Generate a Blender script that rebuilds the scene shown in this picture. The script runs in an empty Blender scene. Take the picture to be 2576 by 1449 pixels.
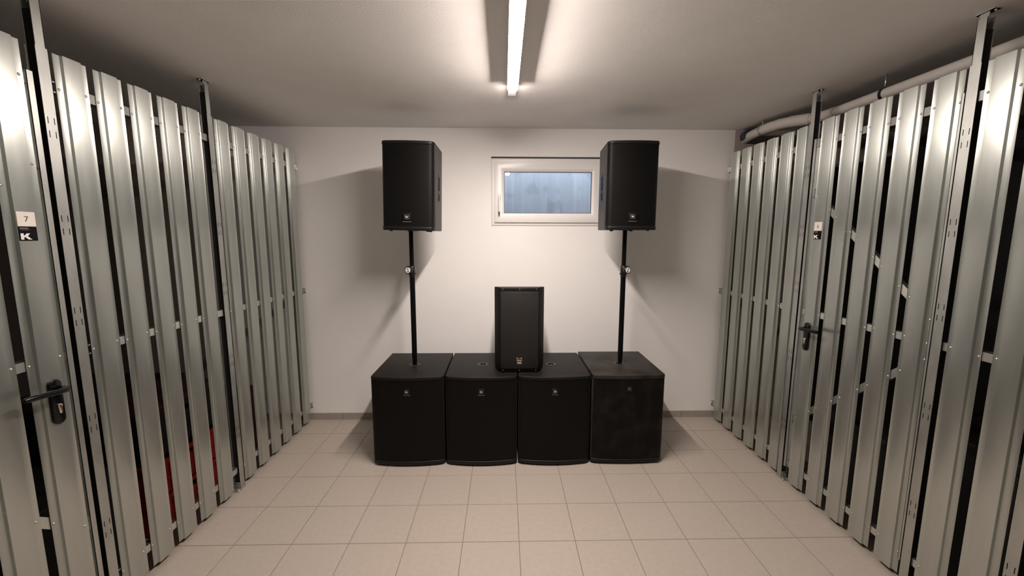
import bpy, bmesh, math, random
from mathutils import Matrix, Vector
random.seed(7)
SC = bpy.context.scene
COL = SC.collection
PI = math.pi
T = 0.303                                   # floor tile module

# ------------------------------------------------------------------ camera
cd = bpy.data.cameras.new('camera')
cam = bpy.data.objects.new('camera', cd); COL.objects.link(cam); SC.camera = cam
cd.sensor_width = 36.0; cd.lens = 1008.2 / 2576 * 36.0; cd.clip_start = 0.05
_p, _yw, _r = 0.1289, 0.0210, -0.0025       # pitch down, yaw right, roll
fw = Vector((math.sin(_yw)*math.cos(_p), math.cos(_yw)*math.cos(_p), -math.sin(_p)))
rt = fw.cross(Vector((0, 0, 1))).normalized(); dn = fw.cross(rt)
c_, s_ = math.cos(_r), math.sin(_r)
R0, D0 = c_*rt + s_*dn, -s_*rt + c_*dn
M = Matrix((( R0.x, -D0.x, -fw.x, -0.083), (R0.y, -D0.y, -fw.y, -2.568),
            (R0.z, -D0.z, -fw.z, 1.629), (0, 0, 0, 1)))
cam.matrix_world = M

# ------------------------------------------------------------------ world, exposure, lamp strength
w = bpy.data.worlds.new('sky'); SC.world = w; w.use_nodes = True
w.node_tree.nodes['Background'].inputs[0].default_value = (0.70, 0.81, 1.0, 1)
w.node_tree.nodes['Background'].inputs[1].default_value = 8.0
vs = SC.view_settings
vs.view_transform = 'Standard'; vs.look = 'None'; vs.gamma = 1.0; vs.exposure = 0.0
vs.use_curve_mapping = False
LAMP_STRENGTH = 318.0
LAMP_COLOR = (1.0, 0.872, 0.795, 1)

# ------------------------------------------------------------------ materials
def mat(name, color, rough=0.5, metal=0.0, noise=0.0, nscale=20.0, bump=0.0, bscale=200.0,
        stretch=None, coat=0.0, spec=0.5, rvar=0.0, color2=None):
    m = bpy.data.materials.new(name); m.use_nodes = True
    nt = m.node_tree; b = nt.nodes['Principled BSDF']
    b.inputs['Base Color'].default_value = (*color, 1)
    b.inputs['Roughness'].default_value = rough
    b.inputs['Metallic'].default_value = metal
    b.inputs['Specular IOR Level'].default_value = spec
    b.inputs['Coat Weight'].default_value = coat
    tc = nt.nodes.new('ShaderNodeTexCoord'); mp = nt.nodes.new('ShaderNodeMapping')
    nt.links.new(tc.outputs['Object'], mp.inputs[0])
    if stretch: mp.inputs['Scale'].default_value = stretch
    if noise > 0:
        n = nt.nodes.new('ShaderNodeTexNoise'); n.inputs['Scale'].default_value = nscale; n.inputs['Detail'].default_value = 5
        nt.links.new(mp.outputs[0], n.inputs['Vector'])
        mx = nt.nodes.new('ShaderNodeMix'); mx.data_type = 'RGBA'
        c2 = color2 if color2 else tuple(v*(1-noise) for v in color)
        mx.inputs['A'].default_value = (*c2, 1)
        mx.inputs['B'].default_value = (*(tuple(min(1, v*(1+noise*0.5)) for v in color) if not color2 else color), 1)
        rp = nt.nodes.new('ShaderNodeValToRGB')
        rp.color_ramp.elements[0].position = 0.3; rp.color_ramp.elements[1].position = 0.7
        nt.links.new(n.outputs['Fac'], rp.inputs[0]); nt.links.new(rp.outputs[0], mx.inputs['Factor'])
        nt.links.new(mx.outputs['Result'], b.inputs['Base Color'])
        if rvar > 0:
            mr = nt.nodes.new('ShaderNodeMapRange')
            mr.inputs['To Min'].default_value = rough - rvar; mr.inputs['To Max'].default_value = rough + rvar
            nt.links.new(n.outputs['Fac'], mr.inputs['Value']); nt.links.new(mr.outputs[0], b.inputs['Roughness'])
    if bump > 0:
        n2 = nt.nodes.new('ShaderNodeTexNoise'); n2.inputs['Scale'].default_value = bscale; n2.inputs['Detail'].default_value = 3
        nt.links.new(mp.outputs[0], n2.inputs['Vector'])
        bp = nt.nodes.new('ShaderNodeBump'); bp.inputs['Strength'].default_value = bump; bp.inputs['Distance'].default_value = 0.002
        nt.links.new(n2.outputs['Fac'], bp.inputs['Height']); nt.links.new(bp.outputs[0], b.inputs['Normal'])
    return m

def emit(name, color, strength):
    m = bpy.data.materials.new(name); m.use_nodes = True; nt = m.node_tree
    b = nt.nodes['Principled BSDF']; b.inputs['Base Color'].default_value = (0.9, 0.9, 0.9, 1)
    b.inputs['Emission Color'].default_value = color; b.inputs['Emission Strength'].default_value = strength
    return m

def perforated(name, base, dark, scale, wear=None):
    """steel mesh grille: fine holes as a voronoi pattern, in object space"""
    m = bpy.data.materials.new(name); m.use_nodes = True; nt = m.node_tree; b = nt.nodes['Principled BSDF']
    b.inputs['Roughness'].default_value = 0.5; b.inputs['Specular IOR Level'].default_value = 0.16
    tc = nt.nodes.new('ShaderNodeTexCoord'); mp = nt.nodes.new('ShaderNodeMapping')
    mp.inputs['Rotation'].default_value = (0, PI/4, 0); mp.inputs['Scale'].default_value = (scale, 0.0, scale)
    nt.links.new(tc.outputs['Object'], mp.inputs[0])
    v = nt.nodes.new('ShaderNodeTexVoronoi'); v.inputs['Scale'].default_value = 1.0; v.inputs['Randomness'].default_value = 0.0
    nt.links.new(mp.outputs[0], v.inputs['Vector'])
    rp = nt.nodes.new('ShaderNodeValToRGB'); rp.color_ramp.elements[0].position = 0.30; rp.color_ramp.elements[1].position = 0.44
    rp.color_ramp.elements[0].color = (*dark, 1); rp.color_ramp.elements[1].color = (*base, 1)
    nt.links.new(v.outputs['Distance'], rp.inputs[0])
    out = rp.outputs[0]
    if wear:
        n = nt.nodes.new('ShaderNodeTexNoise'); n.inputs['Scale'].default_value = 9; n.inputs['Detail'].default_value = 6
        nt.links.new(tc.outputs['Object'], n.inputs['Vector'])
        r2 = nt.nodes.new('ShaderNodeValToRGB'); r2.color_ramp.elements[0].position = 0.45; r2.color_ramp.elements[1].position = 0.75
        nt.links.new(n.outputs['Fac'], r2.inputs[0])
        mx = nt.nodes.new('ShaderNodeMix'); mx.data_type = 'RGBA'; mx.inputs['B'].default_value = (*wear, 1)
        nt.links.new(r2.outputs[0], mx.inputs['Factor']); nt.links.new(out, mx.inputs['A']); out = mx.outputs['Result']
    nt.links.new(out, b.inputs['Base Color'])
    bp = nt.nodes.new('ShaderNodeBump'); bp.inputs['Strength'].default_value = 0.25; bp.inputs['Distance'].default_value = 0.001
    nt.links.new(v.outputs['Distance'], bp.inputs['Height']); nt.links.new(bp.outputs[0], b.inputs['Normal'])
    return m

def concrete_wall(name):
    m = bpy.data.materials.new(name); m.use_nodes = True; nt = m.node_tree; b = nt.nodes['Principled BSDF']
    b.inputs['Roughness'].default_value = 0.9
    tc = nt.nodes.new('ShaderNodeTexCoord')
    mp = nt.nodes.new('ShaderNodeMapping'); mp.inputs['Scale'].default_value = (34, 34, 0.7)
    nt.links.new(tc.outputs['Object'], mp.inputs[0])
    n = nt.nodes.new('ShaderNodeTexNoise'); n.inputs['Scale'].default_value = 1.0; n.inputs['Detail'].default_value = 4
    nt.links.new(mp.outputs[0], n.inputs['Vector'])
    r = nt.nodes.new('ShaderNodeValToRGB')
    r.color_ramp.elements[0].position = 0.25; r.color_ramp.elements[0].color = (0.36, 0.37, 0.385, 1)
    r.color_ramp.elements[1].position = 0.7; r.color_ramp.elements[1].color = (0.45, 0.46, 0.475, 1)
    nt.links.new(n.outputs['Fac'], r.inputs[0])
    n2 = nt.nodes.new('ShaderNodeTexNoise'); n2.inputs['Scale'].default_value = 6.5; n2.inputs['Detail'].default_value = 3
    nt.links.new(tc.outputs['Object'], n2.inputs['Vector'])
    r2 = nt.nodes.new('ShaderNodeValToRGB'); r2.color_ramp.elements[0].position = 0.36; r2.color_ramp.elements[1].position = 0.44
    r2.color_ramp.elements[0].color = (0.80, 0.80, 0.80, 1); r2.color_ramp.elements[1].color = (1, 1, 1, 1)
    nt.links.new(n2.outputs['Fac'], r2.inputs[0])
    mx = nt.nodes.new('ShaderNodeMix'); mx.data_type = 'RGBA'; mx.blend_type = 'MULTIPLY'; mx.inputs['Factor'].default_value = 0.8
    nt.links.new(r.outputs[0], mx.inputs['A']); nt.links.new(r2.outputs[0], mx.inputs['B'])
    nt.links.new(mx.outputs['Result'], b.inputs['Base Color'])
    return m

PLASTER = mat('white_plaster', (0.87, 0.855, 0.84), 0.85, bump=0.25, bscale=140, noise=0.02, nscale=3)
CEIL = mat('ceiling_plaster', (0.85, 0.83, 0.81), 0.9, bump=0.22, bscale=90, noise=0.03, nscale=5)
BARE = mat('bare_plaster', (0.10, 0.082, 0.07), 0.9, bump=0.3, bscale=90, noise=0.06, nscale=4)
STORE = mat('shaded_plaster', (0.46, 0.40, 0.36), 0.9, bump=0.3, bscale=90, noise=0.06, nscale=4)  # back wall plaster, darkened to stand for the shade inside the compartments
TILE = mat('floor_tile', (0.425, 0.372, 0.323), 0.42, noise=0.05, nscale=40, spec=0.4, bump=0.05, bscale=300)
TILE_B = mat('skirting_tile', (0.36, 0.315, 0.275), 0.45, noise=0.06, nscale=30)
GROUT = mat('grout', (0.22, 0.185, 0.155), 0.9, noise=0.1, nscale=60)
GALV = mat('galvanised_sheet', (0.57, 0.60, 0.57), 0.36, 0.9, noise=0.05, nscale=30, stretch=(1, 1, 0.15), rvar=0.05, bump=0.04, bscale=12)
POSTM = mat('galvanised_post', (0.56, 0.575, 0.55), 0.42, 0.88, noise=0.22, nscale=9, stretch=(1, 1, 0.4), rvar=0.06)
for _m, _a in ((GALV, .85), (POSTM, .6)):          # rolled sheet: reflections smear sideways, stay crisp vertically
    _bb = _m.node_tree.nodes['Principled BSDF']; _bb.inputs['Anisotropic'].default_value = _a
    _ge = _m.node_tree.nodes.new('ShaderNodeNewGeometry'); _cv = _m.node_tree.nodes.new('ShaderNodeVectorMath')
    _cv.operation = 'CROSS_PRODUCT'; _cv.inputs[1].default_value = (0, 0, 1)
    _m.node_tree.links.new(_ge.outputs['Normal'], _cv.inputs[0]); _m.node_tree.links.new(_cv.outputs[0], _bb.inputs['Tangent'])
RAILM = mat('galvanised_rail', (0.72, 0.73, 0.70), 0.38, 1.0, noise=0.05, nscale=20)
RIVETM = mat('rivet_steel', (0.62, 0.62, 0.60), 0.36, 1.0)
SLOTM = mat('slot_shadow', (0.004, 0.004, 0.004), 0.9, spec=0.03)
BLACK_PL = mat('black_plastic', (0.006, 0.0055, 0.0055), 0.3, noise=0.1, nscale=30)
BLACK_HANDLE = mat('black_handle_plastic', (0.004, 0.004, 0.004), 0.22, spec=0.28)
CAB = mat('black_cabinet_paint', (0.0055, 0.0048, 0.0046), 0.42, spec=0.3, bump=0.35, bscale=500, noise=0.2, nscale=60)
CAB_TOP = mat('black_cabinet_worn', (0.0075, 0.0056, 0.005), 0.5, spec=0.24, bump=0.35, bscale=500, noise=0.35, nscale=12)
WORN_TOP = mat('scuffed_cabinet_top', (0.024, 0.020, 0.017), 0.5, bump=0.35, bscale=500, noise=0.75, nscale=7, spec=0.3)
SOCKET = mat('socket_plastic', (0.022, 0.019, 0.018), 0.45, noise=0.1)
CAB_SIDE = mat('grey_cabinet_side', (0.035, 0.030, 0.029), 0.5, spec=0.4, bump=0.35, bscale=500, noise=0.1, nscale=60)
GRILLE = perforated('steel_grille_fine', (0.0045, 0.004, 0.0038), (0.001, 0.001, 0.001), 420)
GRILLE_OLD = perforated('steel_grille_worn', (0.0045, 0.004, 0.0035), (0.001, 0.001, 0.001), 300, wear=(0.016, 0.0115, 0.0085))
GRILLE_MON = perforated('steel_grille_coarse', (0.034, 0.031, 0.029), (0.0015, 0.0015, 0.0015), 150)
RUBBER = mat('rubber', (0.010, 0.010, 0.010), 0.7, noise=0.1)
POLE = mat('black_pole', (0.003, 0.003, 0.003), 0.4, spec=0.15, noise=0.1)
WHITE_PRINT = mat('white_print', (0.85, 0.84, 0.83), 0.5)
SCREW = mat('dark_screw', (0.10, 0.10, 0.10), 0.4)
SILVER_PRINT = mat('silver_print', (0.25, 0.25, 0.25), 0.4)
BADGE = mat('badge_black', (0.005, 0.005, 0.005), 0.4, spec=0.3)
CHROME = mat('chrome', (0.85, 0.83, 0.80), 0.12, 1.0)
BRASS = mat('nickel_brass', (0.78, 0.70, 0.60), 0.28, 1.0)
PVC = mat('white_pvc', (0.80, 0.785, 0.77), 0.35)
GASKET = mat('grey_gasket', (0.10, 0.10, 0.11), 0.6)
PIPE = mat('grey_pipe', (0.60, 0.56, 0.52), 0.45, noise=0.05, nscale=20)
SLEEVE = mat('blue_foil_sleeve', (0.015, 0.018, 0.05), 0.4, noise=0.5, nscale=40)
SIGN_W = mat('sign_white', (0.83, 0.76, 0.71), 0.45)
SIGN_K = mat('sign_black', (0.004, 0.004, 0.0045), 0.55, spec=0.12)
DIGIT = mat('digit_ink', (0.05, 0.045, 0.04), 0.6)
RED_PL = mat('red_plastic', (0.24, 0.012, 0.009), 0.42, noise=0.15, nscale=20)
MAROON = mat('maroon_board', (0.035, 0.005, 0.004), 0.5, noise=0.15, nscale=20)
DARKBOX = mat('black_box_board', (0.012, 0.011, 0.010), 0.6, noise=0.2, nscale=30)
DARKGREY = mat('dark_grey_fabric', (0.035, 0.035, 0.032), 0.8, noise=0.2, nscale=30)
LAMPBODY = mat('lamp_white', (0.82, 0.81, 0.80), 0.4)
LAMPGLOW = emit('lamp_diffuser', LAMP_COLOR, LAMP_STRENGTH)
CONCRETE = concrete_wall('shaft_concrete')
GLASS = bpy.data.materials.new('window_glass'); GLASS.use_nodes = True
_b = GLASS.node_tree.nodes['Principled BSDF']
_b.inputs['Base Color'].default_value = (0.96, 0.98, 0.98, 1); _b.inputs['Roughness'].default_value = 0.0
_b.inputs['Transmission Weight'].default_value = 1.0; _b.inputs['IOR'].default_value = 1.5

# ------------------------------------------------------------------ mesh helpers
class MB:
    def __init__(self): self.v = []; self.f = []; self.sm = []
    def add(self, vs, fs, smooth=False):
        o = len(self.v); self.v += [tuple(v) for v in vs]
        self.f += [tuple(i+o for i in f) for f in fs]; self.sm += [smooth]*len(fs)
    def box(self, x0, x1, y0, y1, z0, z1):
        x0, x1 = min(x0, x1), max(x0, x1); y0, y1 = min(y0, y1), max(y0, y1); z0, z1 = min(z0, z1), max(z0, z1)
        self.add([(x0,y0,z0),(x1,y0,z0),(x1,y1,z0),(x0,y1,z0),(x0,y0,z1),(x1,y0,z1),(x1,y1,z1),(x0,y1,z1)],
                 [(0,3,2,1),(4,5,6,7),(0,1,5,4),(1,2,6,5),(2,3,7,6),(3,0,4,7)])
    def prism(self, pts, z0, z1, fn=None, smooth=False):
        """pts: closed outline in a plane (counter-clockwise seen from +third axis); fn maps (a,b,c) -> xyz"""
        fn = fn or (lambda a, b, c: (a, b, c)); n = len(pts)
        self.add([fn(a, b, z0) for a, b in pts] + [fn(a, b, z1) for a, b in pts],
                 [(i, (i+1) % n, n+(i+1) % n, n+i) for i in range(n)], smooth)
        self.add([fn(a, b, z0) for a, b in pts], [tuple(range(n-1, -1, -1))])
        self.add([fn(a, b, z1) for a, b in pts], [tuple(range(n))])
    def lathe(self, prof, n=24, M=None, cap=True, smooth=True):
        """prof: (radius, height) list, about the z axis of M"""
        M = M or Matrix(); k = len(prof); vs = []
        for r, h in prof:
            for i in range(n):
                a = 2*PI*i/n; vs.append(M @ Vector((r*math.cos(a), r*math.sin(a), h)))
        fs = [(j*n+i, j*n+(i+1) % n, (j+1)*n+(i+1) % n, (j+1)*n+i) for j in range(k-1) for i in range(n)]
        self.add(vs, fs, smooth)
        if cap:
            self.add(vs[:n], [tuple(range(n-1, -1, -1))]); self.add(vs[-n:], [tuple(range(n))])
    def tube(self, path, r, n=16, smooth=True):
        path = [Vector(p) for p in path]; rs = r if isinstance(r, (list, tuple)) else [r]*len(path)
        vs = []; up = None
        for i, p in enumerate(path):
            d = (path[min(i+1, len(path)-1)] - path[max(i-1, 0)]).normalized()
            if up is None: up = Vector((0, 0, 1)) if abs(d.z) < .9 else Vector((1, 0, 0))
            a = d.cross(up).normalized(); b = a.cross(d).normalized(); up = b
            for j in range(n):
                t = 2*PI*j/n; vs.append(p + rs[i]*(math.cos(t)*a + math.sin(t)*b))
        k = len(path)
        self.add(vs, [(i*n+j, (i+1)*n+j, (i+1)*n+(j+1) % n, i*n+(j+1) % n) for i in range(k-1) for j in range(n)], smooth)
        self.add(vs[:n], [tuple(range(n))]); self.add(vs[-n:], [tuple(range(n-1, -1, -1))])
    def mesh(self, name, m):
        me = bpy.data.meshes.new(name); me.from_pydata(self.v, [], self.f)
        me.polygons.foreach_set('use_smooth', self.sm); me.materials.append(m); me.validate(); me.update()
        bm = bmesh.new(); bm.from_mesh(me)
        bmesh.ops.remove_doubles(bm, verts=bm.verts, dist=1e-6)
        bmesh.ops.recalc_face_normals(bm, faces=bm.faces); bm.to_mesh(me); bm.free()
        return me
    def build(self, name, m, parent=None, loc=(0, 0, 0), bevel=0.0, seg=2, angle=35):
        me = self.mesh(name, m)
        if bevel > 0:
            bm = bmesh.new(); bm.from_mesh(me)
            ed = [e for e in bm.edges if len(e.link_faces) == 2 and e.calc_face_angle(0) > math.radians(angle)]
            bmesh.ops.bevel(bm, geom=ed, offset=bevel, segments=seg, profile=0.5, affect='EDGES', clamp_overlap=True)
            bm.to_mesh(me); bm.free()
            for p in me.polygons: p.use_smooth = True
            sharp(me, 50)
        elif any(self.sm): sharp(me, 40)
        return link(name, me, parent, loc)

def sharp(me, deg):
    bm = bmesh.new(); bm.from_mesh(me)
    for e in bm.edges: e.smooth = not (len(e.link_faces) == 2 and e.calc_face_angle(0) > math.radians(deg))
    bm.to_mesh(me); bm.free()

def link(name, me, parent=None, loc=(0, 0, 0), rz=0.0):
    o = bpy.data.objects.new(name, me); COL.objects.link(o); o.location = loc; o.rotation_euler[2] = rz
    if parent: o.parent = parent
    return o

def thing(name, label, cat, loc=(0, 0, 0), rz=0.0, group=None):
    o = bpy.data.objects.new(name, None); COL.objects.link(o); o.empty_display_size = 0.05
    o.location = loc; o.rotation_euler[2] = rz
    o['label'] = label; o['category'] = cat
    if group: o['group'] = group
    return o

def struct(o): o['kind'] = 'structure'; return o
def stuff(o): o['kind'] = 'stuff'; return o

def copy_tree(o, parent=None):
    c = o.copy(); COL.objects.link(c)
    if parent: c.parent = parent
    for ch in list(o.children): copy_tree(ch, c)
    return c

def text_mesh(s, size, depth, m, name):
    cu = bpy.data.curves.new(name, 'FONT'); cu.body = s; cu.size = size; cu.extrude = depth
    cu.align_x = 'CENTER'; cu.align_y = 'CENTER'; cu.resolution_u = 3
    o = bpy.data.objects.new(name, cu); COL.objects.link(o)
    dg = bpy.context.evaluated_depsgraph_get(); dg.update()
    me = bpy.data.meshes.new_from_object(o.evaluated_get(dg)); me.materials.clear(); me.materials.append(m)
    bpy.data.objects.remove(o); bpy.data.curves.remove(cu)
    return me

# ------------------------------------------------------------------ room shell
WX, WY0, WY1, CZ = 3.3, -6.6, 0.875, 2.509
mb = MB(); mb.box(-WX-.2, WX+.2, WY0-.2, WY1, -0.2, -0.0015)
floor = struct(mb.build('floor', GROUT))
# tiles: one shared mesh, every tile of the aisle a part
g = 0.0018
mb = MB(); mb.box(g, T-g, g, T-g, -0.006, 0.0)
me_tile = mb.mesh('tile', TILE)
bm = bmesh.new(); bm.from_mesh(me_tile)
bmesh.ops.bevel(bm, geom=[e for e in bm.edges if all(abs(v.co.z) < 1e-5 for v in e.verts)], offset=0.0009, segments=1, affect='EDGES')
bm.to_mesh(me_tile); bm.free()
NX0, NX1 = -7, 7
rest = MB()
for i in range(-11, 11):
    for j in range(-22, 3):
        if NX0 <= i < NX1 and j >= -13:
            if j < 2: link('tile', me_tile, floor, (i*T, j*T, 0))
            else:
                if i == NX0:
                    mbx = MB(); mbx.box(g, T-g, g, WY1-2*T-.001, -0.006, 0.0); me_cut = mbx.mesh('tile', TILE)
                link('tile', me_cut, floor, (i*T, j*T, 0))
        else:
            y1 = min((j+1)*T-g, WY1-.001)
            rest.box(i*T+g, (i+1)*T-g, j*T+g, y1, -0.006, 0.0)
stuff(rest.build('tile_field', TILE, floor))

mb = MB(); mb.box(-WX-.2, WX+.2, WY0-.2, WY1+.3, CZ, CZ+.2); ceiling = struct(mb.build('ceiling', CEIL))
# back wall with the window opening
OX0, OX1, OZ0, OZ1 = -0.187, 0.764, 1.716, 2.284
mb = MB()
def wall_piece(mb, x0, x1, z0, z1): mb.box(x0, x1, WY1, WY1+.28, z0, z1)
wall_piece(mb, -2.6, OX0, -.2, CZ); wall_piece(mb, OX1, 1.85, -.2, CZ)
wall_piece(mb, OX0, OX1, -.2, OZ0); wall_piece(mb, OX0, OX1, OZ1, CZ)
wall_back = struct(mb.build('wall_back', PLASTER))
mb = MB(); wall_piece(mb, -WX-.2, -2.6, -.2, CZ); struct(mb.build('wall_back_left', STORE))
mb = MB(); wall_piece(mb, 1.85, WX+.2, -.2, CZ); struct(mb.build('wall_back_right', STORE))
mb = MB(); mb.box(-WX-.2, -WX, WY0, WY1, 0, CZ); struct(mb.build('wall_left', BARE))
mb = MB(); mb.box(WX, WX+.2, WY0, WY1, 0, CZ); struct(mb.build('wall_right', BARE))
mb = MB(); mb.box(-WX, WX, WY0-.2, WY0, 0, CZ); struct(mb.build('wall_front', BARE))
# skirting tiles along the back wall
mb = MB(); mb.box(-WX, WX, WY1-.002, WY1, 0, .057); sk = struct(mb.build('baseboard_back', GROUT))
S = 0.3046
mb = MB(); mb.box(.0012, S-.0012, -.009, 0, .001, .0585); me_sk = mb.mesh('skirting_tile', TILE_B)
k0 = int((-WX+1.519)/S)
for k in range(k0, k0+21):
    link('skirting_tile', me_sk, sk, (-1.519+k*S, WY1-.0005, 0))

# window
win = bpy.data.objects.new('window_1', None); COL.objects.link(win); win.location = (.2885, WY1, 2.0); struct(win)
def ring(mb, x0, x1, z0, z1, wd, y0, y1, slope=0.0):
    """rectangular frame; slope: inner edge set back"""
    o = [(x0, z0), (x1, z0), (x1, z1), (x0, z1)]; i = [(x0+wd, z0+wd), (x1-wd, z0+wd), (x1-wd, z1-wd), (x0+wd, z1-wd)]
    V = [(x, y0, z) for x, z in o] + [(x, y0+slope, z) for x, z in i] + [(x, y1, z) for x, z in o] + [(x, y1, z) for x, z in i]
    F = []
    for a in range(4):
        b = (a+1) % 4
        F += [(a, b, 4+b, 4+a), (8+b, 8+a, 12+a, 12+b), (a, 8+a, 8+b, b), (4+a, 4+b, 12+b, 12+a)]
    mb.add(V, F)
ox, oz = .2885, 2.0
def W(mb): mb.v = [(x-ox, y-WY1, z-oz) for x, y, z in mb.v]; return mb
mb = MB(); ring(mb, -0.186, 0.763, 1.717, 2.268, .045, WY1-.006, WY1+.07); W(mb).build('frame', PVC, win, bevel=.002)
mb = MB(); ring(mb, -0.158, 0.735, 1.742, 2.242, .062, WY1-.020, WY1+.05, .004); sash = W(mb).build('sash', PVC, win, bevel=.0025)
mb = MB(); ring(mb, -0.097, 0.674, 1.803, 2.181, .020, WY1-.014, WY1+.03, .012); W(mb).build('glazing_bead', PVC, win, bevel=.001)
mb = MB(); ring(mb, -0.080, 0.657, 1.820, 2.160, .004, WY1-.004, WY1+.01); W(mb).build('gasket', GASKET, win)
mb = MB(); mb.box(-0.079, 0.656, WY1+.004, WY1+.010, 1.821, 2.159); W(mb).build('glass_pane', GLASS, win)
mb = MB(); mb.box(-.131, -.107, WY1-.028, WY1-.019, 1.925, 1.985); W(mb).build('handle_rose', PVC, win, bevel=.003)
mb = MB(); mb.tube([(-.119, WY1-.026, 1.955), (-.119, WY1-.052, 1.955), (-.119, WY1-.060, 1.945), (-.119, WY1-.060, 1.83)], [.007, .007, .009, .008], 12)
W(mb).build('handle', PVC, win, bevel=0)
mb = MB(); mb.box(-.126, -.112, WY1-.068, WY1-.052, 1.815, 1.829); W(mb).build('handle_tip', GASKET, win, bevel=.002)

mb = MB(); mb.box(OX0, OX1, WY1+.030, WY1+.09, 2.262, OZ1); W(mb).build('lintel_joint_shade', GASKET, win)  # backing of the gap, dark grey to paint the shadow line above the frame
# light shaft outside
mb = MB()
mb.box(-.9, 1.5, 1.72, 1.87, .9, 3.6)
mb.box(-.9, -.75, WY1+.28, 1.72, .9, 3.0); mb.box(1.35, 1.5, WY1+.28, 1.72, .9, 3.0)
mb.box(-.9, 1.5, WY1+.28, 1.87, .8, .9)
struct(mb.build('wall_shaft', CONCRETE))

# ------------------------------------------------------------------ ceiling lamp
LX = -0.032
lamp = thing('ceiling_lamp', 'white strip light glowing lengthwise on the ceiling', 'lamp', (LX, -.7, CZ))
mb = MB(); mb.box(-.0305, .0305, -.60, .565, -.030, 0)
for sx in (-1, 1): mb.box(sx*.0305, sx*.0295, -.60, .565, -.0488, -.030)
mb.box(-.024, .024, .565, .735, -.022, 0); mb.build('lamp_base', LAMPBODY, lamp)
prof = [(-.0285, -.032), (-.0285, -.036)] + [(.0285*math.cos(a), -.036-.025*math.sin(a)) for a in [PI-PI*i/12 for i in range(1, 12)]] + [(.0285, -.036), (.0285, -.032)]
mb = MB(); mb.prism(prof, -.60, .565, lambda a, b, c: (a, c, b), smooth=True); mb.build('diffuser', LAMPGLOW, lamp)
for s in (-.61, .575):
    mb = MB(); mb.box(-.031, .031, s-.010, s+.010, -.037, -.001); mb.build('end_cap', LAMPBODY, lamp, bevel=.002)

# ------------------------------------------------------------------ steel slat partitions
def slat_profile(wd=.124, h=.0115):
    """hat profile (u across, h out): flange, wall, raised face, wall, flange, with small rolled bends"""
    A = math.radians(84); r1, r2 = .0022, .0018; u0 = .0245
    L = [(0, .0016), (.0025, .0004), (.012, 0), (u0, 0)]
    for i in range(1, 5):                       # concave bend into the wall
        a = A*i/4; L.append((u0+r1*math.sin(a), r1*(1-math.cos(a))))
    u, v = L[-1]; d = h-r2*(1-math.cos(A))-v
    u2 = u+d/math.tan(A); L.append((u2, v+d))
    for i in range(1, 5):                       # convex bend into the face
        a = A*(1-i/4); L.append((u2+r2*(math.sin(A)-math.sin(a)), h-r2*(1-math.cos(a))))
    return L + [(wd-u, v) for u, v in reversed(L)]
PR = slat_profile()
Z0, Z1 = .024, 2.312
def slat_mesh(sign, z0=Z0, z1=Z1):
    """sign +1: face towards +x (left partition); -1: face towards -x. u=0 is the end nearest the camera"""
    mb = MB(); th = .0010; n = len(PR)
    f = [(sign*v, u) for u, v in PR]; b = [(sign*(v-th), u) for u, v in PR]
    zs = [z0, z1]
    V = [(x, y, z) for z in zs for x, y in f] + [(x, y, z) for z in zs for x, y in b]
    F = []
    for i in range(n-1):
        F.append((i, i+1, n+i+1, n+i)); F.append((2*n+i, 3*n+i, 3*n+i+1, 2*n+i+1))
        F.append((i, 2*n+i, 2*n+i+1, i+1)); F.append((n+i, n+i+1, 3*n+i+1, 3*n+i))
    F.append((0, n, 3*n, 2*n)); F.append((n-1, 3*n-1, 4*n-1, 2*n-1))
    mb.add(V, F, True)
    me = mb.mesh('slat', GALV); sharp(me, 35); return me
ME_SLAT = {1: slat_mesh(1), -1: slat_mesh(-1)}
XF = {1: -1.792, -1: 1.812}                     # flange planes of the two partitions
WD = .124
RAILS = [(.112, .153), (1.141, 1.181), (2.166, 2.208)]

def rail(parent, sgn, ya, yb, z0, z1, tabs=None):
    """U rail behind the slats, web towards the room, in parent space; tabs: y to which only the flanges run on"""
    mb = MB(); x0, x1 = -.0018*sgn, -.030*sgn
    mb.box(x0, x0-.002*sgn, ya, yb, z0, z1); mb.box(x0, x1, ya, yb, z0, z0+.002); mb.box(x0, x1, ya, yb, z1-.002, z1)
    if tabs is not None:
        a, b = min(ya, tabs), min(ya, tabs)
        mb.box(x0, x1, tabs, ya, z0, z0+.005); mb.box(x0, x1, tabs, ya, z1-.005, z1)
    return mb.build('rail', RAILM, parent)

def rivets(parent, sgn, spots):
    mb = MB()
    for y, z in spots:
        Mx = Matrix.Translation((0, y, z)) @ Matrix.Rotation(sgn*PI/2, 4, 'Y')
        mb.lathe([(.0052, 0), (.0050, .0012), (.0036, .0026), (.0014, .0033)], 8, Mx)
    return stuff(mb.build('rivet', RIVETM, parent))

def panel(sgn, name, label, cat, starts, ya, yb, tab=None, group='steel slat partitions'):
    """fixed run of slats between ya and yb (origin at ya on the floor)"""
    t = thing(name, label, cat, (XF[sgn], ya, 0), group=group)
    sp = []
    for s in starts:
        link('slat', ME_SLAT[sgn], t, (0, s-ya, 0))
        for z0, z1 in RAILS:
            zc = (z0+z1)/2
            sp += [(s-ya+.010, zc-.004), (s-ya+WD-.012, zc+.004)]
    for z0, z1 in RAILS:
        rail(t, sgn, (tab-ya+.028) if tab is not None else 0, yb-ya, z0, z1, (tab-ya) if tab is not None else None)
    rivets(t, sgn, sp)
    return t

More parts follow.
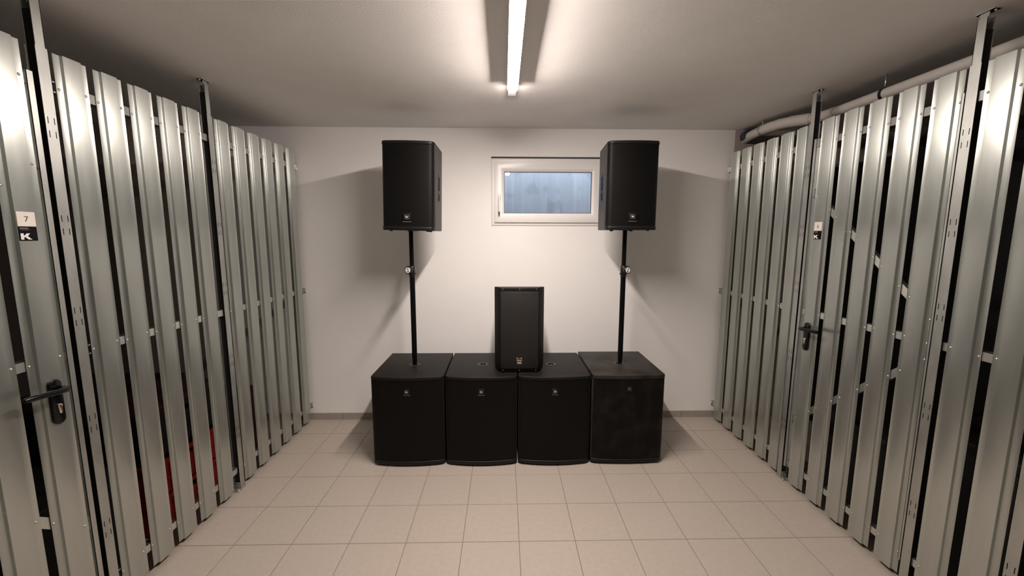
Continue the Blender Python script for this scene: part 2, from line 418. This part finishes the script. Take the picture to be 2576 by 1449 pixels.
def door(sgn, label, starts, ya, yb, lock_hi=True):
    """slatted door between ya (hinge) and yb (lock edge, far end)"""
    t = thing('slatted_door', label, 'door', (XF[sgn], ya, 0), group='slatted steel doors')
    sp = []
    for s in starts:
        link('slat', ME_SLAT[sgn], t, (0, s-ya, 0))
        for z0, z1 in RAILS:
            zc = (z0+z1)/2; sp += [(s-ya+.010, zc-.004), (s-ya+WD-.012, zc+.004)]
    L = yb-ya
    for z0, z1 in RAILS: rail(t, sgn, .012, L-.012, z0, z1)
    # edge strips (angles)
    for e, dd in ((L-.040, .022), (0, .010)):
        mb = MB(); xo = .006*sgn
        mb.box(xo, xo-.0018*sgn, e+(.019 if dd > .015 else 0), e+(.040 if dd > .015 else dd), .10, 2.215)
        mb.box(xo, xo-.034*sgn, e+(.019 if dd > .015 else dd-.0018), e+(.0208 if dd > .015 else dd), .10, 2.215)
        if dd > .015:
            mb.box(xo-.012*sgn, xo-.014*sgn, e-.004, e+.019, .10, 2.215)
        mb.build('edge_angle', POSTM, t)
    # diagonals meeting at the hinge side
    for (zl, zh) in ((1.905, 1.262), (.430, 1.085)):
        dy, dz = -(L-.03), zh-zl
        ln = math.hypot(dy, dz); ang = math.atan2(dz, dy)
        n_ = Vector((0, -math.sin(ang), math.cos(ang)))*.020
        a = Vector((0, L-.015, zl)); b = Vector((0, .015, zh))
        mb = MB()
        for (xa, xb, q0, q1) in ((-.0024, -.0042, -1, 1), (-.0024, -.020, .92, 1), (-.0024, -.020, -1, -.92)):
            V = []
            for x in (xa*sgn, xb*sgn):
                for p, q in ((a, q0), (b, q0), (b, q1), (a, q1)):
                    v = p + n_*q; V.append((x, v.y, v.z))
            mb.add(V, [(0,1,2,3),(7,6,5,4),(0,4,5,1),(1,5,6,2),(2,6,7,3),(3,7,4,0)])
        mb.build('brace', RAILM, t)
        for s in starts:
            for u in (.010, WD-.012):
                y = s-ya+u; z = zl + (L-.015-y)/(L-.03)*(zh-zl); sp.append((y, z))
    rivets(t, sgn, sp)
    return t

def post(sgn, label, y0, wd=.042, ext=True):
    """C post open towards the camera, telescopic head, foot angle"""
    t = thing('steel_post', label, 'post', (XF[sgn]+.007*sgn, y0, 0), group='steel posts of the partitions')
    def chan(mb, x, d, a, b, z0, z1, th=.002):
        mb.box(x, x-d*sgn, b-th, b, z0, z1)
        mb.box(x, x-th*sgn, a, b, z0, z1); mb.box(x-d*sgn, x-(d-th)*sgn, a, b, z0, z1)
        mb.box(x, x-.009*sgn, a, a+th, z0, z1) if False else None
    mb = MB(); chan(mb, 0, .040, 0, wd, .004, 2.315); mb.build('channel', POSTM, t)
    mb = MB(); chan(mb, -.0025*sgn, .035, .0045, wd-.0045, 2.20, 2.487); mb.build('extension', POSTM, t)
    mb = MB(); mb.box(-.0045*sgn, -.0355*sgn, .006, wd-.0075, .030, 2.44); mb.build('channel_shade_fill', RUBBER, t)  # black fill added so the channel inside looks unlit
    mb = MB(); mb.box(-.004*sgn, -.036*sgn, -.014, wd+.010, CZ-.003, CZ)
    mb.box(-.010*sgn, -.014*sgn, .006, wd-.006, 2.46, CZ); mb.build('ceiling_bracket', POSTM, t)
    for yb in (-.006, wd+.003):
        mb = MB(); mb.lathe([(.005, CZ-.009), (.005, CZ-.003)], 6, Matrix.Translation((-.020*sgn, yb, 0)), smooth=False); mb.build('bolt', RIVETM, t)
    mb = MB(); mb.box(.012*sgn, -.045*sgn, -.040, wd-.002, 0, .004)
    mb.box(-.004*sgn, -.036*sgn, -.002, .001, 0, .045); mb.build('foot_plate', POSTM, t, bevel=.001)
    mb = MB(); mb.lathe([(.009, .004), (.009, .010), (.006, .012)], 8, Matrix.Translation((-.004*sgn, -.022, 0)), smooth=False); mb.build('bolt', RIVETM, t)
    mb = MB()
    for z in (.381, .856, 1.306, 1.667, 2.03):
        for dz in (-.025, .025):
            for u in (.009, .031):
                mb.box(.0003*sgn, -.001*sgn, u-.0013, u+.0013, z+dz-.0125, z+dz+.0125)
    stuff(mb.build('slot', SLOTM, t))
    return t

def wall_brackets(t, sgn, y):
    for z0, z1 in RAILS:
        mb = MB(); mb.box(.012*sgn, -.03*sgn, y-.004, y, z0, z1); mb.box(-.002*sgn, -.004*sgn, y-.03, y, z0+.006, z1-.006)
        mb.lathe([(.006, 0), (.006, .008)], 6, Matrix.Translation((.006*sgn, y-.012, (z0+z1)/2)) @ Matrix.Rotation(-PI/2, 4, 'X'), smooth=False)
        mb.build('wall_bracket', RAILM, t)

# left run, far to near
PL1 = panel(1, 'slatted_partition', 'steel slat partition on the left between the wall and the farther post', 'partition',
            [-.067, .089, .244, .400, .556, .712], -.080, WY1-.004)
wall_brackets(PL1, 1, WY1-.002+.080)
post(1, 'galvanised steel post on the left, standing halfway along the slats', -.124)
panel(1, 'slatted_partition', 'steel slat partition on the left between the two steel posts', 'partition',
      [-.917, -.766, -.611, -.456, -.302], -.932, -.126, tab=-.932)
post(1, 'galvanised steel post on the left beside the door numbered 7', -.976)
D7 = door(1, 'slatted steel door on the left carrying the number 7', [-1.767, -1.612, -1.457, -1.302, -1.147], -1.775, -.9955)
post(1, 'galvanised steel post at the left, hinge side of the door numbered 7', -1.822)
panel(1, 'slatted_partition', 'steel slat partition on the left nearest the camera', 'partition',
      [-2.552, -2.397, -2.242, -2.087, -1.932], -2.60, -1.824)
# right run
PR1 = panel(-1, 'slatted_partition', 'steel slat partition on the right between the wall and the farther post', 'partition',
            [-.040, .110, .260, .410, .560, .708], -.016, WY1-.004)
wall_brackets(PR1, -1, WY1-.002+.016)
post(-1, 'galvanised steel post on the right beside the lock of the door numbered 6', -.062)
D6 = door(-1, 'slatted steel door on the right carrying the number 6', [-.868, -.7115, -.5555, -.400, -.2455], -.876, -.0755)
post(-1, 'galvanised steel post on the right, hinge side of the door numbered 6', -.922)
panel(-1, 'slatted_partition', 'steel slat partition at the right edge, two slats between posts', 'partition',
      [-1.226, -1.066], -1.237, -.920)
post(-1, 'galvanised steel post at the right edge of the view', -1.281)
panel(-1, 'slatted_partition', 'steel slat partition on the right nearest the camera', 'partition',
      [-2.552, -2.397, -2.242, -2.087, -1.932, -1.777, -1.622, -1.467], -2.60, -1.283)

# ------------------------------------------------------------------ door furniture and signs
def door_furniture(d, sgn, yc, ztop, zbot, ylev, ytip):
    """black long plate, lever returning towards the hinge, profile cylinder; parts of the door"""
    oy = d.location.y; hf = .0115*sgn
    w2 = .0215; pts = []
    for i in range(13): a = PI*i/12; pts.append((w2*math.cos(a), ztop-w2+w2*math.sin(a)))
    for i in range(13): a = PI+PI*i/12; pts.append((w2*math.cos(a), zbot+w2+w2*math.sin(a)))
    mb = MB(); mb.prism(pts, hf, hf+.011*sgn, lambda a, b, c: (c, yc-oy+a, b)); pl = mb.build('handle_plate', BLACK_HANDLE, d, bevel=.003)
    zl = ztop-.036
    mb = MB(); X = lambda v: hf+v*sgn
    mb.tube([(X(.008), ylev-oy, zl), (X(.030), ylev-oy, zl), (X(.050), ylev-.004-oy, zl), (X(.060), ylev-.016-oy, zl+.001), (X(.061), ylev-.05-oy, zl+.003), (X(.060), (ylev+ytip)/2-oy, zl+.006), (X(.058), ytip+.012-oy, zl+.010), (X(.058), ytip-oy, zl+.010)],
            [.011, .0105, .0105, .0105, .010, .0105, .011, .008], 14)
    mb.build('lever', BLACK_HANDLE, d)
    zc = (ztop*.36+zbot*.64)-.002
    pts = [(.0085*math.cos(a), zc+.010+.0085*math.sin(a)) for a in [-PI/4+1.5*PI*i/10 for i in range(11)]]
    pts += [(-.005, zc-.016), (-.0025, zc-.0195), (.0025, zc-.0195), (.005, zc-.016)]
    mb = MB(); mb.prism(pts, hf+.010*sgn, hf+.016*sgn, lambda a, b, c: (c, yc+.002-oy+a, b)); cy = mb.build('lock_cylinder', BRASS, d, bevel=.0008)
    mb = MB(); mb.box(hf+.0155*sgn, hf+.0163*sgn, yc+.001-oy, yc+.003-oy, zc+.006, zc+.014); mb.build('keyhole', SLOTM, cy)

door_furniture(D7, 1, -1.083, 1.090, .915, -1.078, -1.225)
door_furniture(D6, -1, -.178, 1.103, .927, -.176, -.335)

def sign(d, sgn, digit, ya, yb, zt, zm, zb):
    """white number plate over a black plate with a K mark, on the raised face of a slat"""
    oy = d.location.y; hf = .0117*sgn; yc = (ya+yb)/2-oy; wd = abs(yb-ya)/2
    mb = MB(); mb.box(hf, hf+.0015*sgn, yc-wd, yc+wd, zm, zt); pw = mb.build('number_plate', SIGN_W, d)
    me = text_mesh(str(digit), (zt-zm)*.55, .0002, DIGIT, 'digit')
    # text x runs along the image's left-to-right direction: +y on the left wall, -y on the right wall
    rot = Matrix(((0, 0, sgn), (sgn, 0, 0), (0, 1, 0))).to_4x4()
    me.transform(Matrix.Translation((hf+.0016*sgn, yc, (zt+zm)/2-.001)) @ rot)
    link('digit', me, pw)
    mb = MB(); mb.box(hf, hf+.0015*sgn, yc-wd, yc+wd, zb, zm-.0008); pk = mb.build('logo_plate', SIGN_K, d)
    h = zm-zb; x0 = -wd*.86
    K = [[(0, 0), (.34, 0), (.34, .28), (.46, .40), (.80, .03), (1.22, 0), (.76, .52), (1.06, .92), (.68, .92), (.42, .60), (.34, .60), (.34, .92), (0, .92)]]
    mb = MB()
    sc = h*.47
    for poly in K:
        mb.prism([(x0+a*sc*1.15, zb+h*.08+b*sc) for a, b in poly], 0, .0003,
                 lambda a, b, c: (hf+(.0015+c)*sgn, yc+a*sgn, b))
    mb.build('logo_letter', WHITE_PRINT, pk)
    mb = MB()
    for (xa, xb, za, zb_) in ((-.86, .06, .84, .90), (-.78, .18, .75, .775)):
        mb.box(hf+.0015*sgn, hf+.0017*sgn, yc+xa*wd*sgn, yc+xb*wd*sgn, zb+h*za, zb+h*zb_)
    mb.build('small_print', SILVER_PRINT, pk)
sign(D7, 1, 7, -1.117, -1.0615, 1.710, 1.659, 1.608)
sign(D6, -1, 6, -.209, -.1505, 1.717, 1.665, 1.614)

# ------------------------------------------------------------------ drain pipe above the right partition
pipe = thing('drain_pipe', 'grey plastic drain pipe running under the ceiling behind the right partition', 'pipe', (2.0, .2, 2.404))
PO = Vector((2.0, .2, 2.404))
def rel(pts): return [Vector(p)-PO for p in pts]
mb = MB(); mb.tube(rel([(2.0, -3.9, 2.385), (2.0, -1.0, 2.399), (2.0, .10, 2.408)]), .029, 20); mb.build('straight_pipe', PIPE, pipe)
mb = MB(); mb.tube(rel([(2.0, .02, 2.407), (2.0, .10, 2.408), (1.992, .16, 2.411), (1.975, .22, 2.416)]), .033, 20); mb.build('bend', PIPE, pipe)
mb = MB(); mb.tube(rel([(1.982, .20, 2.414), (1.940, .34, 2.432)]), .038, 20); mb.build('coupling', PIPE, pipe)
mb = MB(); mb.tube(rel([(1.946, .32, 2.430), (1.915, .42, 2.437), (1.893, .52, 2.436), (1.886, .62, 2.432)]), [.035, .037, .037, .035], 20); mb.build('bend', PIPE, pipe)
mb = MB(); mb.tube(rel([(1.886, .60, 2.432), (1.892, .70, 2.432), (1.915, .80, 2.434), (1.935, .868, 2.436)]), [.033, .034, .035, .035], 20); mb.build('wall_bend', PIPE, pipe)
mb = MB(); mb.tube(rel([(1.900, .75, 2.446), (1.915, .80, 2.450), (1.935, .870, 2.454)]), [.040, .046, .046], 14); mb.build('foil_sleeve', SLEEVE, pipe)
for (x, y, z, r) in ((1.888, .575, 2.434, .040), (2.0, -.30, 2.404, .034)):
    mb = MB(); mb.tube(rel([(x, y-(.007 if y < 0 else .012), z), (x, y+(.007 if y < 0 else .012), z)]), r, 20); cl = mb.build('pipe_clamp', BLACK_PL if y < 0 else POSTM, pipe)
    mb = MB(); mb.tube(rel([(x, y, z+r-.002), (x, y, CZ)]), .005, 8); mb.build('hanger_rod', RIVETM, cl)

# ------------------------------------------------------------------ loudspeakers
def logo_small(mb, s):
    """two white strokes, in x-z, front at y=0, size s"""
    q = s/2
    P_ = lambda pts: mb.prism([(a*s, b*s) for a, b in pts], -.0008, 0, lambda a, b, c: (a, c, b))
    P_([(-.27, .02), (-.24, -.14), (-.10, -.20), (-.04, -.12), (-.06, .0), (-.08, .30), (-.24, .26)])
    P_([(.02, .02), (.10, -.26), (.20, -.24), (.32, .24), (.22, .18), (.16, .06)])

def badge(parent, x, y, z, s, tilt=0.0, dim=False):
    """square brand badge"""
    mb = MB(); mb.box(-s/2, s/2, -.004, .003, -s/2, s/2); b = mb.build('badge', BADGE, parent, (x, y, z), bevel=.0015)
    mb = MB(); logo_small(mb, s*.52); mb.v = [(a, bb-.0041, c) for a, bb, c in mb.v]
    mb.build('logo', SILVER_PRINT if dim else WHITE_PRINT, b)
    mb = MB(); q = s*.27; e = s*.022
    for (x0, x1, z0, z1) in ((-q, q, q-e, q), (-q, q, -q, -q+e), (-q, -q+e, -q, q), (q-e, q, -q, q)): mb.box(x0, x1, -.0046, -.004, z0, z1)
    mb.build('logo_frame', SILVER_PRINT if not dim else SCREW, b)
    mb = MB(); mb.box(-s*.55, s*.55, -.0015, .001, -s*.64, -s*.59); mb.build('badge_strip', SILVER_PRINT if not dim else BADGE, b)
    return b

def bow(w2, bulge, y, n=14, r=.012):
    """front curve points from left to right, corners rounded"""
    pts = []
    for i in range(n+1):
        u = -1+2*i/n; x = u*w2
        e = abs(u)*w2 - (w2-r)
        dy = r-math.sqrt(max(0, r*r-e*e)) if e > 0 else 0
        pts.append((x, y - bulge*(1-u*u) + dy))
    return pts

def subwoofer(name, label, x, w_, h, yf, yb, bulge, old=False, hole=True):
    t = thing(name, label, 'subwoofer', (x, yf, 0), group=None)
    w2 = w_/2; D = yb-yf
    side = CAB_TOP
    # cabinet body behind the grille
    mb = MB(); body = [(-w2, .012), (w2, .012), (w2, D), (-w2, D)]
    mb.prism(body, .016, h, smooth=False)
    mb.build('cabinet', WORN_TOP if old else CAB_TOP, t, bevel=.005)
    # top and bottom lips follow the bow of the grille
    fr = bow(w2, bulge, 0.0, 20)
    lip = fr + [(w2, .05), (-w2, .05)]
    mb = MB(); mb.prism(lip, h-.024 if not old else h-.030, h-.0004); mb.build('top_lip', WORN_TOP if old else CAB_TOP, t, bevel=.004)
    mb = MB(); mb.prism(lip, .014, .040); mb.build('bottom_lip', CAB, t, bevel=.005)
    gf = bow(w2-.0005, bulge, .005, 24)
    mb = MB(); mb.prism(gf + [(w2-.0005, .04), (-w2+.0005, .04)], .038, h-.019, smooth=True)
    gr = mb.build('grille', GRILLE_OLD if old else GRILLE, t)
    badge(t, 0, -bulge+.0035, .556 if not old else .568, .042, dim=old)
    # pole socket
    mb = MB(); Mx = Matrix.Translation((0, .255, h))
    mb.lathe([(.042, -.002), (.042, .0015), (.040, .0022), (.024, .0022)], 28, Mx); ps = mb.build('pole_socket', SOCKET, t)
    mb = MB(); mb.lathe([(.0235, -.001), (.0225, .0026), (.019, .0028)], 24, Mx); mb.build('socket_hole', SLOTM, ps)
    if hole:
        mb = MB(); mb.prism([(-.010, .229), (.010, .229), (.003, .250), (-.003, .250)][::1], h+.0018, h+.0032); mb.build('socket_key', SOCKET, ps)
    for sx in (-1, 1):
        for yy in (.06, D-.06):
            mb = MB(); mb.lathe([(.020, 0), (.022, .016)], 12, Matrix.Translation((sx*(w2-.05), yy, 0))); mb.build('foot', RUBBER, t)
        mb = MB(); mb.box(sx*(w2+.0008), sx*(w2-.01), D/2-.07, D/2+.07, h-.22, h-.12); mb.build('side_handle', RUBBER, t, bevel=.003)
    # screws of the lip
    mb = MB()
    return t
SUBH = .660
sub1 = subwoofer('subwoofer', 'black bass speaker at the left end of the row, carrying a pole', -.756, .507, SUBH, .130, .692, .028)
sub2 = subwoofer('subwoofer', 'black bass speaker second from the left, bare socket hole left of the small speaker', -.2395, .505, SUBH, .128, .690, .030)
sub3 = subwoofer('subwoofer', 'black bass speaker third from the left, bare socket hole right of the small speaker', .2755, .511, SUBH, .128, .690, .030)
sub4 = subwoofer('subwoofer', 'worn bass speaker at the right end of the row, scuffed grille with dull badge', .7995, .515, .666, .126, .700, .016, old=True, hole=False)
for s in (sub1, sub2, sub3, sub4): s['group'] = 'bass speakers on the floor'

def speaker_pole(label, x, y, zb, side):
    t = thing('speaker_pole', label, 'pole', (x, y, zb), group='poles carrying the speakers')
    zz = lambda z: z-zb
    mb = MB(); mb.lathe([(.0150, zz(zb)+.0022), (.0165, zz(zb)+.020), (.0190, zz(zb)+.08), (.0190, zz(1.352))], 24); mb.build('lower_tube', POLE, t)
    mb = MB(); mb.lathe([(.0162, zz(1.34)), (.0162, zz(1.672))], 24); mb.build('upper_tube', POLE, t)
    mb = MB(); mb.lathe([(.0205, zz(1.330)), (.0225, zz(1.336)), (.0225, zz(1.405)), (.0200, zz(1.410)), (.0175, zz(1.412))], 24); mb.build('collar', BLACK_PL, t)
    # clamping knob towards the camera, slightly to the outside
    Mk = Matrix.Translation((0, 0, zz(1.383))) @ Matrix.Rotation(side*.35, 4, 'Z') @ Matrix.Rotation(PI/2, 4, 'X')
    mb = MB(); mb.lathe([(.012, .015), (.012, .030), (.026, .032), (.029, .036), (.029, .050), (.026, .054)], 20, Mk); kn = mb.build('knob', BLACK_PL, t)
    mb = MB(); mb.lathe([(.0205, .0535), (.0205, .0552)], 24, Mk); mb.build('knob_cap', WHITE_PRINT, kn)
    mb = MB()
    el = []
    for i in range(16):
        a = 2*PI*i/16; el.append((.0155*math.cos(a), .0065*math.sin(a)))
    rr = Matrix.Rotation(1.15 if side > 0 else 1.75, 2); el = [tuple(rr @ Vector(e)) for e in el]
    mb.prism(el, .0553, .0558, lambda a, b, c: tuple(Mk @ Vector((a, b, c))))
    mb.build('knob_mark', BADGE, kn)
    mb = MB(); el2 = [(e[0]*.55, e[1]*.5) for e in el]
    mb.prism(el2, .0558, .0562, lambda a, b, c: tuple(Mk @ Vector((a, b, c)))); mb.build('knob_mark_core', WHITE_PRINT, kn)
    mb = MB(); Mp = Matrix.Translation((0, 0, zz(1.352))) @ Matrix.Rotation(-side*PI/2, 4, 'Y')
    mb.lathe([(.005, .018), (.005, .027), (.003, .028)], 10, Mp); mb.build('safety_pin', BLACK_PL, t)
    return t
speaker_pole('black telescopic pole rising from the leftmost bass speaker', -.756, .385, SUBH, -1)
speaker_pole('black telescopic pole rising from the worn bass speaker at the right', .8125, .403, .666, 1)

def top_speaker(label, x, yf, zb, w_, h, D, rz, roll, taper):
    t = thing('loudspeaker', label, 'loudspeaker', (x, yf, zb), rz, group='loudspeakers on poles')
    t.rotation_euler[1] = roll
    w2 = w_/2; wb = w2-taper
    body = [(-w2, .045), (w2, .045), (w2, .10), (wb, D-.02), (wb-.02, D), (-wb+.02, D), (-wb, D-.02), (-w2, .10)]
    mb = MB(); mb.prism(body, .0, h); mb.build('cabinet', CAB_SIDE, t, bevel=.006)
    fr = bow(w2, .016, 0.004, 24, r=.026)
    mb = MB(); mb.prism(fr + [(w2, .055), (-w2, .055)], h-.020, h+.002); mb.build('top_lip', CAB, t, bevel=.004)
    mb = MB(); mb.prism(fr + [(w2, .055), (-w2, .055)], -.002, .026); mb.build('bottom_lip', CAB, t, bevel=.005)
    gf = bow(w2-.003, .016, .008, 28, r=.024)
    mb = MB(); mb.prism(gf + [(w2-.003, .05), (-w2+.003, .05)], .024, h-.018, smooth=True); mb.build('grille', GRILLE, t)
    badge(t, 0, -.011, .088, .052)
    # side handles: recessed dark pocket with a bridge
    for s in (-1, 1):
        mb = MB()
        def sx(y): return s*(w2 + (wb-w2)*max(0, (y-.10))/(D-.12))
        y0, y1, z0, z1 = .155, .245, .20, .40
        mb.add([(sx(y0)+s*.0012, y0, z0), (sx(y1)+s*.0012, y1, z0), (sx(y1)+s*.0012, y1, z1), (sx(y0)+s*.0012, y0, z1),
                (sx(y0)-s*.01, y0, z0), (sx(y1)-s*.01, y1, z0), (sx(y1)-s*.01, y1, z1), (sx(y0)-s*.01, y0, z1)],
               [(0,1,2,3),(7,6,5,4),(0,4,5,1),(1,5,6,2),(2,6,7,3),(3,7,4,0)])
        hd = mb.build('side_handle', CAB, t, bevel=.003)
        mb = MB()
        for za, zb2 in ((z0+.015, z0+.062), (z0+.085, z1-.02)):
            mb.add([(sx(y0)+s*.0020, y0+.018, za), (sx(y1)+s*.0020, y1-.022, za), (sx(y1)+s*.0020, y1-.022, zb2), (sx(y0)+s*.0020, y0+.03, zb2),
                    (sx(y0)-s*.004, y0+.018, za), (sx(y1)-s*.004, y1-.022, za), (sx(y1)-s*.004, y1-.022, zb2), (sx(y0)-s*.004, y0+.03, zb2)],
                   [(0,1,2,3),(7,6,5,4),(0,4,5,1),(1,5,6,2),(2,6,7,3),(3,7,4,0)])
        mb.build('handle_pocket', SLOTM, hd)
    for fx, fy in ((-w2+.05, .05), (w2-.05, .05), (-w2+.11, D-.05), (w2-.09, D-.05), (0, .045)):
        mb = MB(); mb.lathe([(.011, -.008), (.013, .001)], 10, Matrix.Translation((fx, fy, 0))); mb.build('foot', RUBBER, t)
    mb = MB(); mb.lathe([(.030, -.003), (.030, .002)], 20, Matrix.Translation((0, .185, 0))); mb.build('pole_cup', BLACK_PL, t)
    return t
top_speaker('black loudspeaker on the pole to the left, away from the window', -.737, .200, 1.667, .357, .585, .355, -.05, .022, .012)
top_speaker('black loudspeaker on the pole to the right, overlapping the window', .797, .200, 1.675, .352, .588, .355, -.022, 0.0, .014)

# small speaker in the middle, straddling the two middle bass speakers
mon = thing('loudspeaker', 'smaller black loudspeaker with coarse grille standing on the two middle bass speakers', 'loudspeaker', (.029, .200, SUBH+.0006))
H = .612; w2 = .177
out = [(-w2, .060), (-.136, .0), (.136, .0), (w2, .060), (w2-.004, .22), (.105, .345), (-.105, .345), (-w2+.004, .22)]
mb = MB(); n = len(out)
secs = [(0.004, .90), (.010, .945), (.030, .985), (.06, 1.0), (.50, 1.0), (H-.012, 1.0), (H, .992)]
def zs(z, b): return z if z < .1 else z - max(0, b-.06)*.19*(z/H)
V = [(a*k, (b-.15)*(1 if k > .98 else .97)+.15, zs(z, b)) for z, k in secs for a, b in out]
F = [(j*n+i, j*n+(i+1) % n, (j+1)*n+(i+1) % n, (j+1)*n+i) for j in range(len(secs)-1) for i in range(n)]
F += [tuple(range(n-1, -1, -1))]; q0 = (len(secs)-1)*n
F += [(q0+0, q0+1, q0+2, q0+3), (q0+0, q0+3, q0+4, q0+7), (q0+7, q0+4, q0+5, q0+6)]
mb.add(V, F); mb.build('cabinet', CAB, mon, bevel=.003)
mb = MB(); mb.box(-.133, .133, -.006, .004, .028, H-.028); mb.build('grille', GRILLE_MON, mon, bevel=.003)
for zz_ in (.016, H-.013):
    for xx in (-.118, 0, .118):
        mb = MB(); mb.lathe([(.0042, 0), (.0042, .004), (.002, .005)], 8, Matrix.Translation((xx, .002, zz_)) @ Matrix.Rotation(PI/2, 4, 'X')); mb.build('screw', SCREW, mon)
mb = MB()
mb.prism([(-.021, .034), (-.019, .016), (-.015, .003), (.015, .003), (.019, .016), (.021, .034), (.006, .032), (0, .029), (-.006, .033)], -.0095, -.005, lambda a, b, c: (a, c, b+.075))
em = mb.build('emblem', CHROME, mon, bevel=.001)
mb = MB(); mb.prism([(-.0185, .014), (-.015, .004), (.015, .004), (.0185, .014), (.012, .018), (.002, .015), (-.008, .016)], -.0099, -.0094, lambda a, b, c: (a, c, b+.075)); mb.build('emblem_shade', mat('bronze_tint', (.30, .16, .10), .4, .6), em)
mb = MB(); mb.box(-.015, .015, -.0075, -.0055, .0695, .0735); mb.build('brand_strip', WHITE_PRINT, mon)
mb = MB()
for k in range(5): mb.box(-.017+k*.0075, -.0135+k*.0075, -.0068, -.0055, .0635, .0655)
mb.build('small_print', SILVER_PRINT, mon)
for fx in (-.10, .10):
    for fy in (.05, .27):
        mb = MB(); mb.lathe([(.014, 0), (.015, .006)], 12, Matrix.Translation((fx, fy, 0))); mb.build('foot', RUBBER, mon)

# ------------------------------------------------------------------ things stored behind the slats, plus added dark blocks
def crate(name, label, loc, dims, m, group=None, lid=None):
    """stacking crate: base, four ribbed walls with grip holes, rim"""
    L, Wd, Hh = dims      # along y, along x, height
    t = thing(name, label, 'crate', loc, group=group)
    mb = MB(); th = .004
    mb.box(-Wd/2+.01, Wd/2-.01, -L/2+.01, L/2-.01, 0, .006)
    for s in (-1, 1):
        # long walls at +-x, with grip gap in the top third
        x0, x1 = s*(Wd/2-.010), s*(Wd/2-.010-th)
        mb.box(x0, x1, -L/2+.01, L/2-.01, 0, Hh-.06)
        mb.box(x0, x1, -L/2+.01, -.06, Hh-.06, Hh-.02); mb.box(x0, x1, .06, L/2-.01, Hh-.06, Hh-.02)
        y0, y1 = s*(L/2-.010), s*(L/2-.010-th)
        mb.box(-Wd/2+.01, Wd/2-.01, y0, y1, 0, Hh-.02)
        for k in range(7):
            yy = -L/2+.03+k*(L-.06)/6
            mb.box(s*(Wd/2-.010), s*(Wd/2-.003), yy-.003, yy+.003, .01, Hh-.03)
        mb.box(s*(Wd/2-.010), s*(Wd/2-.002), -L/2+.01, L/2-.01, .085, .092)
    mb.build('body', m, t)
    mb = MB()
    for s in (-1, 1):
        mb.box(s*Wd/2, s*(Wd/2-.016), -L/2, L/2, Hh-.022, Hh); mb.box(-Wd/2, Wd/2, s*L/2, s*(L/2-.016), Hh-.022, Hh)
    mb.build('rim', m, t)
    if lid:
        mb = MB(); mb.box(-Wd/2-.003, Wd/2+.003, -L/2-.003, L/2+.003, Hh, Hh+.035); mb.build('lid', lid, t, bevel=.006)
    return t
crate('plastic_crate', 'red plastic crate on the floor behind the left slats', (-2.135, -.27, 0), (.58, .40, .202), RED_PL, 'red crates')
crate('plastic_crate', 'red plastic crate stacked on another red crate behind the left slats', (-2.135, -.27, .202), (.58, .40, .203), RED_PL, 'red crates')
crate('plastic_crate', 'black plastic crate with dark red lid on top of the red crates', (-2.15, -.27, .405), (.56, .36, .255), DARKBOX, None, MAROON)
def carton(label, x0, x1, y0, y1, z1, m, name='storage_box', z0=0.0):
    t = thing(name, label, 'box', ((x0+x1)/2, (y0+y1)/2, z0))
    hx, hy, h = (x1-x0)/2, (y1-y0)/2, z1-z0
    mb = MB(); mb.box(-hx, hx, -hy, hy, 0, h-.004); mb.build('body', m, t, bevel=.004)
    mb = MB(); mb.box(-hx-.004, hx+.004, -hy-.004, hy+.004, h-.05, h); mb.build('lid', m, t, bevel=.004)
    return t
carton('dark red box behind the left slats next to the farther post', -2.30, -1.95, .12, .46, .48, MAROON)
carton('black chest deep behind the left slats', -3.05, -2.42, -.35, .30, .635, DARKBOX)
carton('black box behind the slats of the door numbered 7', -2.60, -1.95, -1.55, -.72, .52, DARKBOX)
carton('tall dark block added to blacken the gaps of the door numbered 6', 2.66, 3.24, -.45, .80, 2.20, DARKBOX, 'cabinet')  # invented dark mass, keeps the lit side wall out of the gaps
carton('black block added on the floor to darken the low gaps of the door numbered 6', 1.95, 2.55, -.62, -.14, .55, DARKBOX)  # invented block, hides the lit floor so the low gaps go black
carton('black block added to darken the gaps behind the two slats at the right edge', 1.95, 2.60, -1.25, -.70, .74, DARKBOX)  # invented block as well, put in to make these gaps black
